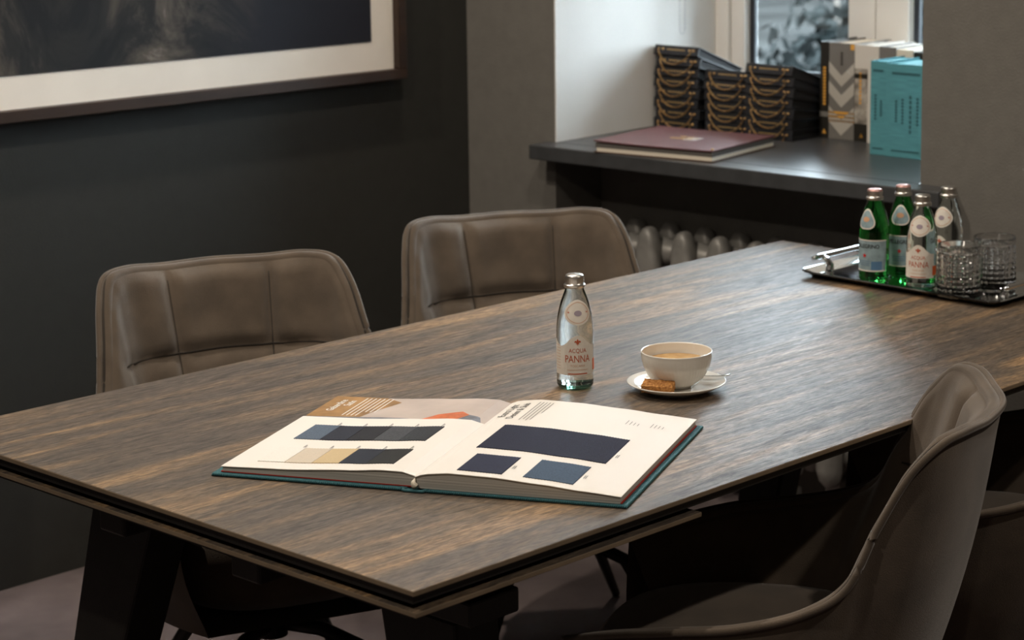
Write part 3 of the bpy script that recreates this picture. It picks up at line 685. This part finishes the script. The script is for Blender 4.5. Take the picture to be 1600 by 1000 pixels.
# ------------------------------------------------------------------ open fabric catalogue
AL = R(-63.7)
bk = empty('fabric_catalogue', (0.462, 0.393, TZ), AL); tag(bk, 'open fabric catalogue with teal cover and cloth swatches on the table', 'catalogue')
def interp(tbl, a):
    for (a0,z0_),(a1,z1_) in zip(tbl, tbl[1:]):
        if a0 <= a <= a1:
            t = (a-a0)/(a1-a0); t = t*t*(3-2*t)*0.5+t*0.5; return z0_+(z1_-z0_)*t
    return tbl[0][1] if a < tbl[0][0] else tbl[-1][1]
ZLF = [(-0.30,0.0130),(-0.20,0.0155),(-0.10,0.0215),(-0.05,0.0255),(-0.02,0.0255),(0.0,0.0205)]
ZRT = [(0.0,0.0205),(0.015,0.0260),(0.05,0.0295),(0.11,0.0285),(0.18,0.0240),(0.24,0.0190),(0.30,0.0150)]
def zl(a): return interp(ZLF, a)
def zr(a): return interp(ZRT, a)
def zp(a): return zl(a) if a < 0 else zr(a)
CB0, CB1 = -0.214, 0.200   # cover extent along the spine
for (a0, a1, nm) in ((-0.304,-0.012,'cover'),(0.012,0.304,'cover')):
    MB().box(a0, a1, CB0, CB1, 0.0, 0.0045).build(nm, M['teal'], bk, bevel=0.0018)
# spine: rounded loop of cloth at the middle
sp = []
for k in range(13):
    q = k/12; sp.append((-0.020+0.040*q, 0.0010+0.0018*math.sin(PI*q*2)**2))
rows = [[(a, b, 0.0052-0.0035*math.sin(PI*(a+0.02)/0.04)) for a,_ in sp] for b in (CB0,CB1)] 
mb = MB(); mb.grid(rows); mb.grid([[(a, b, 0.0030-0.0030*math.sin(PI*(a+0.02)/0.04)+0.0002) for a,_ in sp] for b in (CB0,CB1)]); mb.build('spine', M['teal'], bk, smooth=True)
MB().tube([(-0.016,CB0-0.002,0.0030),(-0.012,CB0-0.003,0.0022),(0.012,CB0-0.003,0.0022),(0.016,CB0-0.002,0.0030)], 0.0022, 8).build('spine_head', M['teal'], bk, smooth=True)
# cover edge ribbing (woven head edge towards the camera)
mb = MB()
for s in (-1, 1):
    for k in range(96):
        a = s*(0.0155+0.287*k/95); mb.tube([(a,CB0-0.0008,0.0013),(a+0.0012,CB0-0.0016,0.0026),(a+0.0024,CB0-0.0008,0.0044)], 0.0011, 5)
o = mb.build('woven_edge', M['teal'], bk, smooth=True); o['kind'] = 'stuff'
# page blocks
PB0, PB1 = -0.206, 0.192
def block(a0, a1, zf, b0, b1, drop, name, mt, nl=28, zlow=0.0048):
    mb = MB(); top = []; bot = []
    for i in range(nl+1):
        a = a0+(a1-a0)*i/nl; top.append((a, max(zlow+0.0006, zf(a)-drop))); bot.append((a, zlow))
    for (b, sgn) in ((b0,1),(b1,1)):
        pass
    mb.grid([[(a,b0,zlow) for a,z in top],[(a,b0,z) for a,z in top],[(a,b1,z) for a,z in top],[(a,b1,zlow) for a,z in top],[(a,b0,zlow) for a,z in top]])
    for idx in (0, -1):
        a, z = top[idx]; mb.add([(a,b0,zlow),(a,b1,zlow),(a,b1,z),(a,b0,z)], [(0,1,2,3)])
    return mb.build(name, mt, bk, smooth=False, fix=True)
block(-0.290, -0.001, zl, PB0, PB1, 0.0016, 'page_block', M['pages'])
block(0.001, 0.293, zr, PB0-0.004, PB1, 0.0014, 'page_block', M['pages'])
block(-0.2925, -0.004, lambda a: 0.0062, PB0-0.001, PB1, 0.0, 'endpaper', M['red_paper'])
block(0.004, 0.2955, lambda a: 0.0062, PB0-0.003, PB1, 0.0, 'endpaper', M['red_paper'])
def sheet(a0, a1, b0, b1, zf, off, name, mt, par, th=0.0006, n=30, curl=0.0):
    mb = MB(); T = []; Bt = []
    for b in (b0, b1):
        T.append([(a0+(a1-a0)*i/n, b, zf(a0+(a1-a0)*i/n)+off) for i in range(n+1)])
        Bt.append([(a0+(a1-a0)*i/n, b, zf(a0+(a1-a0)*i/n)+off-th) for i in range(n+1)])
    mb.grid([T[0], T[1], Bt[1], Bt[0], T[0]])
    for i in (0, n): mb.add([T[0][i],T[1][i],Bt[1][i],Bt[0][i]], [(0,1,2,3)])
    return mb.build(name, mt, par)
FB = 0.068
photo = sheet(-0.291, -0.0001, FB-0.05, PB1+0.003, zl, -0.0010, 'photo_page', M['print_pink'], bk)
pl_ = sheet(-0.292, -0.0001, PB0-0.002, FB, zl, 0.0004, 'left_page', M['paper'], bk, th=0.0009)
pr_ = sheet(0.0001, 0.295, PB0-0.006, PB1+0.001, zr, 0.0003, 'right_page', M['paper'], bk, th=0.0009)
MB().tube([(0.000,PB0-0.006,0.007),(0.001,PB0-0.009,0.010),(-0.001,PB0-0.008,0.014),(0.0005,PB0-0.004,0.018)], [0.0045,0.0050,0.0032,0.0012], 8).build('headband', M['headband'], bk, smooth=True)
def flat(poly, name, mt, par, off, sub=0):   # printed area following the page curve
    bm = bmesh.new(); vs = [bm.verts.new((a,b,0)) for a,b in poly]; bm.faces.new(vs)
    bmesh.ops.triangulate(bm, faces=bm.faces[:])
    bmesh.ops.subdivide_edges(bm, edges=bm.edges[:], cuts=6, use_grid_fill=True)
    for v in bm.verts: v.co.z = zp(v.co.x)+off
    me = bpy.data.meshes.new(name); bm.to_mesh(me); bm.free(); me.materials.append(mt)
    o = bpy.data.objects.new(name, me); COL.objects.link(o); o.parent = par; return o
oph = -0.0007
flat([(-0.291,FB+0.004),(-0.205,FB+0.012),(-0.196,0.115),(-0.180,0.150),(-0.172,0.170),(-0.205,0.195),(-0.291,0.195)], 'brown_print', M['print_brown'], photo, oph)
flat([(-0.291,FB),(-0.16,FB),(-0.12,FB+0.006),(-0.175,FB+0.012),(-0.291,FB+0.005)], 'shadow_print', M['print_shadow'], photo, oph+0.0002)
flat([(-0.103,FB+0.001),(-0.045,FB+0.001),(-0.034,FB+0.030),(-0.050,FB+0.045),(-0.085,FB+0.030)], 'orange_print', M['print_orange'], photo, oph+0.0002)
flat([(-0.043,FB+0.001),(-0.006,FB+0.001),(-0.014,FB+0.022),(-0.034,FB+0.030)], 'shadow_print', M['print_shadow'], photo, oph+0.0002)
def page_fn(a0, b0, off): # text runs along +b (towards the back); its down direction is +a
    return lambda x, y: (a0-y, b0+x, zp(a0-y)+off)
p = MB(); add_text(p, 'Gabardine', 0.0165, page_fn(-0.268, 0.108, -0.0003), 'LEFT', sx=0.95, bold=0.0003); add_text(p, 'Satin', 0.0165, page_fn(-0.252, 0.140, -0.0003), 'LEFT', sx=0.95, bold=0.0003)
for k in range(7):
    a = -0.237+k*0.0072; b_e = 0.188
    b_s = 0.085 if k < 4 else 0.108
    p.add([(a,b_s,zp(a)-0.0003),(a+0.0020,b_s,zp(a)-0.0003),(a+0.0020,b_e,zp(a)-0.0003),(a,b_e,zp(a)-0.0003)], [(0,1,2,3)])
p.build('white_lettering', M['paper'], photo, fix=False)
p = MB()
add_text(p, 'Extra Light', 0.0165, page_fn(0.018, 0.092, 0.0007), 'LEFT'); add_text(p, 'Denim & Slub', 0.0165, page_fn(0.0345, 0.080, 0.0007), 'LEFT')
p.build('black_lettering', M['ink'], pr_, fix=False)
p = MB()
for k in range(5):
    a = 0.052+k*0.0052; L_ = (0.105,0.10,0.105,0.10,0.06)[k]
    p.add([(a,0.178-L_,zp(a)+0.0007),(a+0.0013,0.178-L_,zp(a)+0.0007),(a+0.0013,0.178,zp(a)+0.0007),(a,0.178,zp(a)+0.0007)], [(0,1,2,3)])
for a0 in (0.205, 0.243):
    for k in range(4):
        a = a0+k*0.006; p.add([(a,0.115,zp(a)+0.0007),(a+0.0011,0.115,zp(a)+0.0007),(a+0.0011,0.136-0.003*k,zp(a)+0.0007),(a,0.136-0.003*k,zp(a)+0.0007)], [(0,1,2,3)])
p.build('small_print', M['ink_soft'], pr_, fix=False)
# swatches with pinked (zigzag) front and back edges
def swatch(a0, a1, b0, b1, mt, par, h=0.0011, skew=0.0, label=None):
    nz = max(6, int((a1-a0)/0.0042)); rows_t = []; rows_b = []
    fr, bk_, = [], []
    for i in range(nz*2+1):
        a = a0+(a1-a0)*i/(nz*2); zig = 0.0016*(i%2)
        fr.append((a, b0+zig)); bk_.append((a, b1-zig))
    mid = [(a,(b0+b1)/2) for a,_ in fr]
    mb = MB()
    off = 0.0004
    top = [[(a,b,zp(a)+off+h) for a,b in r] for r in (fr, mid, bk_)]
    bot = [[(a,b,zp(a)+off) for a,b in r] for r in (bk_, fr)]
    mb.grid([bot[1]]+top+[bot[0]])
    for i in (0, nz*2): mb.add([bot[1][i],top[0][i],top[1][i],top[2][i],bot[0][i]], [(0,1,2,3,4)])
    o = mb.build('swatch', mt, par)
    if label: o['label'] = label
    return o
ca = [-0.250+0.0412*k for k in range(6)]
for k, (mt, lb) in enumerate((('sw_slate','slate blue swatch'),('sw_navy','navy swatch'),('sw_black','black brown swatch'),('sw_grey','mid grey swatch'),('sw_char','charcoal swatch'))):
    swatch(ca[k], ca[k+1]-0.0008, -0.058, 0.021, M[mt], pl_, label=lb)
for k, (mt, lb) in enumerate((('sw_white','white swatch'),('sw_cream','cream swatch'),('sw_beige','beige swatch'),('sw_ink','ink blue swatch'),('sw_coal','coal black swatch'))):
    swatch(ca[k], ca[k+1]-0.0008, -0.178, -0.103, M[mt], pl_, label=lb)
swatch(0.043, 0.234, -0.083, 0.041, M['sw_denim'], pr_, label='large dark navy denim swatch')
swatch(0.056, 0.120, -0.196, -0.113, M['sw_denim2'], pr_, label='small navy denim swatch')
swatch(0.150, 0.221, -0.193, -0.108, M['sw_denim3'], pr_, label='small slate blue denim swatch')
p = MB()
for k in range(5):
    for (bb, ll) in ((0.024, 0.014), (-0.100, 0.014)):
        a = ca[k]+0.034; p.add([(a,bb,zp(a)+0.0008),(a+0.0014,bb,zp(a)+0.0008),(a+0.0014,bb+ll,zp(a)+0.0008),(a,bb+ll,zp(a)+0.0008)], [(0,1,2,3)])
        a += 0.0024; p.add([(a,bb,zp(a)+0.0008),(a+0.001,bb,zp(a)+0.0008),(a+0.001,bb+ll*.7,zp(a)+0.0008),(a,bb+ll*.7,zp(a)+0.0008)], [(0,1,2,3)])
p.build('swatch_codes', M['ink_soft'], pl_, fix=False)
p = MB()
for (a, b) in ((0.238,-0.050),(0.124,-0.165),(0.225,-0.160)):
    for k in range(2): aa = a+k*0.0026; p.add([(aa,b,zp(aa)+0.0008),(aa+0.0013,b,zp(aa)+0.0008),(aa+0.0013,b+0.014,zp(aa)+0.0008),(aa,b+0.014,zp(aa)+0.0008)], [(0,1,2,3)])
p.build('swatch_codes', M['ink_soft'], pr_, fix=False)

# ------------------------------------------------------------------ burgundy album on the sill
RZ = math.atan2(U.y, U.x)
def sill_empty(name, u, n, z=zs, rot=0.0): return empty(name, E(u, n, z), RZ+rot)
# local frame on the sill: x along the wall (u), y towards the window (n)
al = sill_empty('leather_album', 0.640, 0.098, rot=R(7)); tag(al, 'burgundy leather album with crest lying at the front of the sill', 'album')
aw, ad = 0.168, 0.155
def warp(x, y): return 0.004*math.cos(x*9)*(1-y/ad)
MB().box(-aw, aw, -ad, ad, 0, 0.003).build('back_cover', M['brown_leather'], al, bevel=0.001)
MB().box(-aw+0.006, aw-0.004, -ad+0.004, ad-0.004, 0.003, 0.012).build('card_pages', M['headband'], al)
MB().box(-aw+0.003, aw-0.004, -ad+0.004, ad-0.004, 0.012, 0.024).build('page_block', M['dark_pages'], al)
rows = [[(x, y, 0.0245+0.003*(x/aw)**2*(1 if x < 0 else 0.3)) for x in [-aw+2*aw*i/12 for i in range(13)]] for y in (-ad, ad)]
top = [[(x,y,z+0.003) for x,y,z in r] for r in rows]
mb = MB(); mb.grid([rows[0], top[0], top[1], rows[1], rows[0]])
for i in (0, 12): mb.add([rows[0][i], top[0][i], top[1][i], rows[1][i]], [(0,1,2,3)])
cv = mb.build('front_cover', M['burgundy'], al)
p = MB(); rnd = random.Random(5)
for k in range(11):
    x = rnd.uniform(-0.038,0.022); y = rnd.uniform(-0.022,0.020); p.box(x, x+rnd.uniform(.006,.016), y, y+rnd.uniform(.004,.010), 0.0278, 0.0290)
p.build('gold_crest', M['gold_print'], cv)
MB().box(0.006,0.040,-0.022,0.022,0.0277,0.0284).build('crest_plate', M['silver_cover'], cv)
MB().lathe([(0.0,0.0),(0.004,0.0),(0.004,0.004),(0.0,0.005)], 12, (aw-0.008, -ad+0.012, 0.0275), cap0=False, cap1=False).build('rivet', M['gold'], cv)

# ------------------------------------------------------------------ chain-bound black swatch booklets in three stacks
BW, BD, TF, TB = 0.148, 0.205, 0.0272, 0.0180
def make_booklet():
    root = empty('chain_booklet')
    cvt = 0.003
    # wedge: spine side (local y=0) thick, fore edge thin
    def slab(x0,x1,y0,y1,f0,f1,g0,g1,name,mt):  # bottom f at y0/y1, top g at y0/y1
        return MB().hexa([(x0,y0,f0),(x1,y0,f0),(x1,y1,f1),(x0,y1,f1),(x0,y0,g0),(x1,y0,g0),(x1,y1,g1),(x0,y1,g1)]).build(name, mt, root, bevel=0.0012)
    slab(-BW/2,BW/2,0,BD, 0,0, cvt,cvt, 'cover', M['black_cloth'])
    slab(-BW/2,BW/2,0,BD, TF-cvt-0.0004,TB-cvt-0.0004, TF-0.0004,TB-0.0004, 'cover', M['black_cloth'])
    slab(-BW/2+0.004,BW/2-0.004,0.006,BD-0.004, cvt,cvt, TF-cvt-0.0006,TB-cvt-0.0005, 'swatch_pages', M['black_pages'])
    slab(-BW/2+0.001,BW/2-0.001,-0.002,0.005, 0.001,0.001, TF-0.002,TF-0.002, 'spine', M['black_cloth'])
    mb = MB()
    for x in (-0.058,-0.044,0.044,0.058):
        Mx = Matrix.Translation((x,-0.002,TF*0.55)) @ Matrix.Rotation(PI/2,4,'X')
        q = MB(); q.lathe([(0.0036,0.0),(0.0036,0.0016),(0.0025,0.0030),(0.0,0.0036)], 10, cap1=False); 
        q.build('rivet', M['gold'], root, smooth=True, M=Mx)
    mb = MB()
    for k in range(11):
        x = -0.030+k*0.0055; mb.box(x, x+0.0026, -0.0027, -0.0019, TF*0.55-0.0016, TF*0.55+0.0016)
    mb.build('gold_title', M['gold_print'], root)
    # chain hanging from the outer rivets
    mb = MB(); nl = 28; rnd = random.Random(2)
    pts = []
    for k in range(nl+1):
        q = k/nl*2-1; pts.append(Vector((0.056*q*(1.0+0.10*(1-q*q)), -0.0078-0.001*(1-q*q), TF*0.55-0.040*(1-q*q)**0.85)))
    for k in range(nl):
        c = (pts[k]+pts[k+1])/2; tg = (pts[k+1]-pts[k]); L_ = tg.length*0.80; tg.normalize(); side = Vector((0,1,0)) if k%2 else tg.cross(Vector((0,1,0))).normalized()
        mb.tube([c+tg*(L_*math.cos(a))+side*(0.0021*math.sin(a)) for a in [2*PI*i/8 for i in range(8)]], 0.00075, 4, closed=True)
    mb.build('chain', M['gold'], root, smooth=True)
    return root
proto = make_booklet()
DEL = math.atan((TF-TB)/BD)
stacks = [(0.386, 0.385, 8, 'left'), (0.541, 0.400, 6, 'middle'), (0.697, 0.372, 7, 'right')]
ORD = ['bottom','second','third','fourth','fifth','sixth','seventh','top']
first = True
for (u, n, cnt, nm) in stacks:
    rnd = random.Random(cnt)
    z, y = zs, 0.0
    for k in range(cnt):
        b_ = proto if first else copy_tree(proto); first = False
        du = rnd.uniform(-0.004, 0.004); tl = k*DEL
        b_.location = E(u+du, n, z)
        b_.rotation_euler = (Matrix.Rotation(RZ,4,'Z') @ Matrix.Rotation(-tl,4,'X')).to_euler()
        z += TF/math.cos(tl)
        pos = 'top' if k == cnt-1 else ('bottom' if k == 0 else ORD[k]+' from the bottom')
        tag(b_, f'black booklet with gold chain, {pos} in the {nm} stack on the sill', 'booklet', 'black chain booklets stacked on the sill')

# ------------------------------------------------------------------ upright books on the sill
def upright(name, u_0, u_1, n_f, h, depth, mt, label, group, deco=None, top=None):
    w_ = u_1-u_0-0.0012; r = sill_empty(name, (u_0+u_1)/2, n_f); tag(r, label, 'book', group)
    MB().box(-w_/2, w_/2, 0, 0.003, 0, h).build('spine', mt, r, bevel=0.0008)
    MB().box(-w_/2, -w_/2+0.0025, 0.003, depth, 0, h).build('cover', mt, r); MB().box(w_/2-0.0025, w_/2, 0.003, depth, 0, h).build('cover', mt, r)
    MB().box(-w_/2+0.0026, w_/2-0.0026, 0.004, depth-0.004, 0.003, h-0.004).build('page_block', top or M['white_cover'], r)
    if deco: deco(r, w_, h)
    return r
def strip(r, name, mt, x0, x1, z0_, z1_): MB().box(x0, x1, -0.0006, 0.0002, z0_, z1_).build(name, mt, r)
def dashes(r, name, mt, x, w_, z0_, z1_, k):
    p = MB(); step = (z1_-z0_)/k
    for i in range(k): p.box(x-w_/2, x+w_/2, -0.0006, 0.0002, z0_+i*step, z0_+i*step+step*0.72)
    p.build(name, mt, r)
def tri(r, mt, x, z, s):
    MB().add([(x-s,-0.0006,z),(x+s,-0.0006,z),(x,-0.0006,z+2*s),(x-s,0.0002,z),(x+s,0.0002,z),(x,0.0002,z+2*s)], [(0,1,2),(3,5,4),(0,3,4,1),(1,4,5,2),(2,5,3,0)]).build('emblem', mt, r)
def d_black(r, w_, h):
    dashes(r, 'amber_title', M['amber'], 0, 0.008, 0.085, 0.185, 12); tri(r, M['amber'], 0, 0.012, 0.006); strip(r, 'grey_band', M['grey_cover'], -w_/2, w_/2, 0.055, 0.068)
def chev(r, mt, w_, z, t_):
    p = MB(); p.add([(-w_/2,-0.0006,z+0.035),(0,-0.0006,z),(w_/2,-0.0006,z+0.035),(w_/2,-0.0006,z+0.035+t_),(0,-0.0006,z+t_),(-w_/2,-0.0006,z+0.035+t_)], [(0,1,4,5),(1,2,3,4)]); p.build('chevron', mt, r)
def d_chev(r, w_, h):
    chev(r, M['stone_cover'], w_, 0.135, 0.028); chev(r, M['stone_cover'], w_, 0.082, 0.032); chev(r, M['stone_cover'], w_, 0.010, 0.040)
    for k in range(3): strip(r, 'amber_line', M['amber'], -w_/2, w_/2, 0.044+k*0.0105, 0.0505+k*0.0105)
    strip(r, 'amber_corner', M['amber'], w_/2-0.012, w_/2, h-0.016, h-0.002); dashes(r, 'dark_title', M['black_cover'], 0, 0.006, 0.19, 0.225, 5)
def d_photo(r, w_, h):
    strip(r, 'white_band', M['white_cover'], -w_/2, w_/2, 0.185, h); strip(r, 'black_band', M['black_cover'], -w_/2, w_/2, 0.0, 0.045); dashes(r, 'amber_title', M['amber'], -0.004, 0.006, 0.095, 0.178, 9); tri(r, M['amber'], 0, 0.010, 0.006); strip(r, 'black_band', M['black_cover'], -w_/2, w_/2, 0.160, 0.172)
upright('reference_book', 0.777, 0.806, 0.480, 0.246, 0.165, M['black_cover'], 'slim black book with amber spine lettering, upright beside the booklets', 'upright reference books', d_black, M['silver_cover'])
upright('reference_book', 0.806, 0.884, 0.478, 0.246, 0.165, M['grey_cover'], 'thick grey book with chevrons and amber lines on its spine', 'upright reference books', d_chev, M['headband'])
upright('reference_book', 0.884, 0.928, 0.478, 0.245, 0.165, M['photo_grey'], 'black and white photo spine book between chevron and ivory books', 'upright reference books', d_photo)
upright('reference_book', 0.928, 0.962, 0.470, 0.245, 0.165, M['white_cover'], 'ivory book upright behind the teal volumes', 'upright reference books')
for k in range(4): upright('reference_book', 0.962+k*0.05, 1.012+k*0.05, 0.470, 0.245-0.004*k, 0.165, (M['grey_cover'],M['headband'],M['black_cover'],M['silver_cover'])[k], ('grey','cream','black','silver')[k]+' book mostly hidden behind the teal volumes', 'upright reference books')
def d_teal(cols):
    def f(r, w_, h):
        for (x, z0_, z1_) in cols: dashes(r, 'spine_print', M['teal_ink'], x, 0.006, z0_, z1_, 8)
        strip(r, 'spine_print', M['teal_ink'], -w_*0.35, w_*0.3, h-0.026, h-0.020); strip(r, 'spine_print', M['teal_ink'], -w_*0.35, w_*0.3, 0.014, 0.018)
    return f
upright('fabric_volume', 1.040, 1.087, 0.312, 0.228, 0.15, M['teal_bright'], 'narrow teal linen volume, leftmost of the teal pair', 'teal linen volumes', d_teal([(-0.008,0.085,0.15),(0.008,0.095,0.135)]), M['teal_bright'])
upright('fabric_volume', 1.087, 1.210, 0.306, 0.226, 0.15, M['teal_bright'], 'wide teal linen volume beside the grey wall', 'teal linen volumes', d_teal([(-0.030,0.085,0.14),(-0.012,0.082,0.145),(0.010,0.060,0.155),(0.030,0.08,0.15)]), M['teal_bright'])
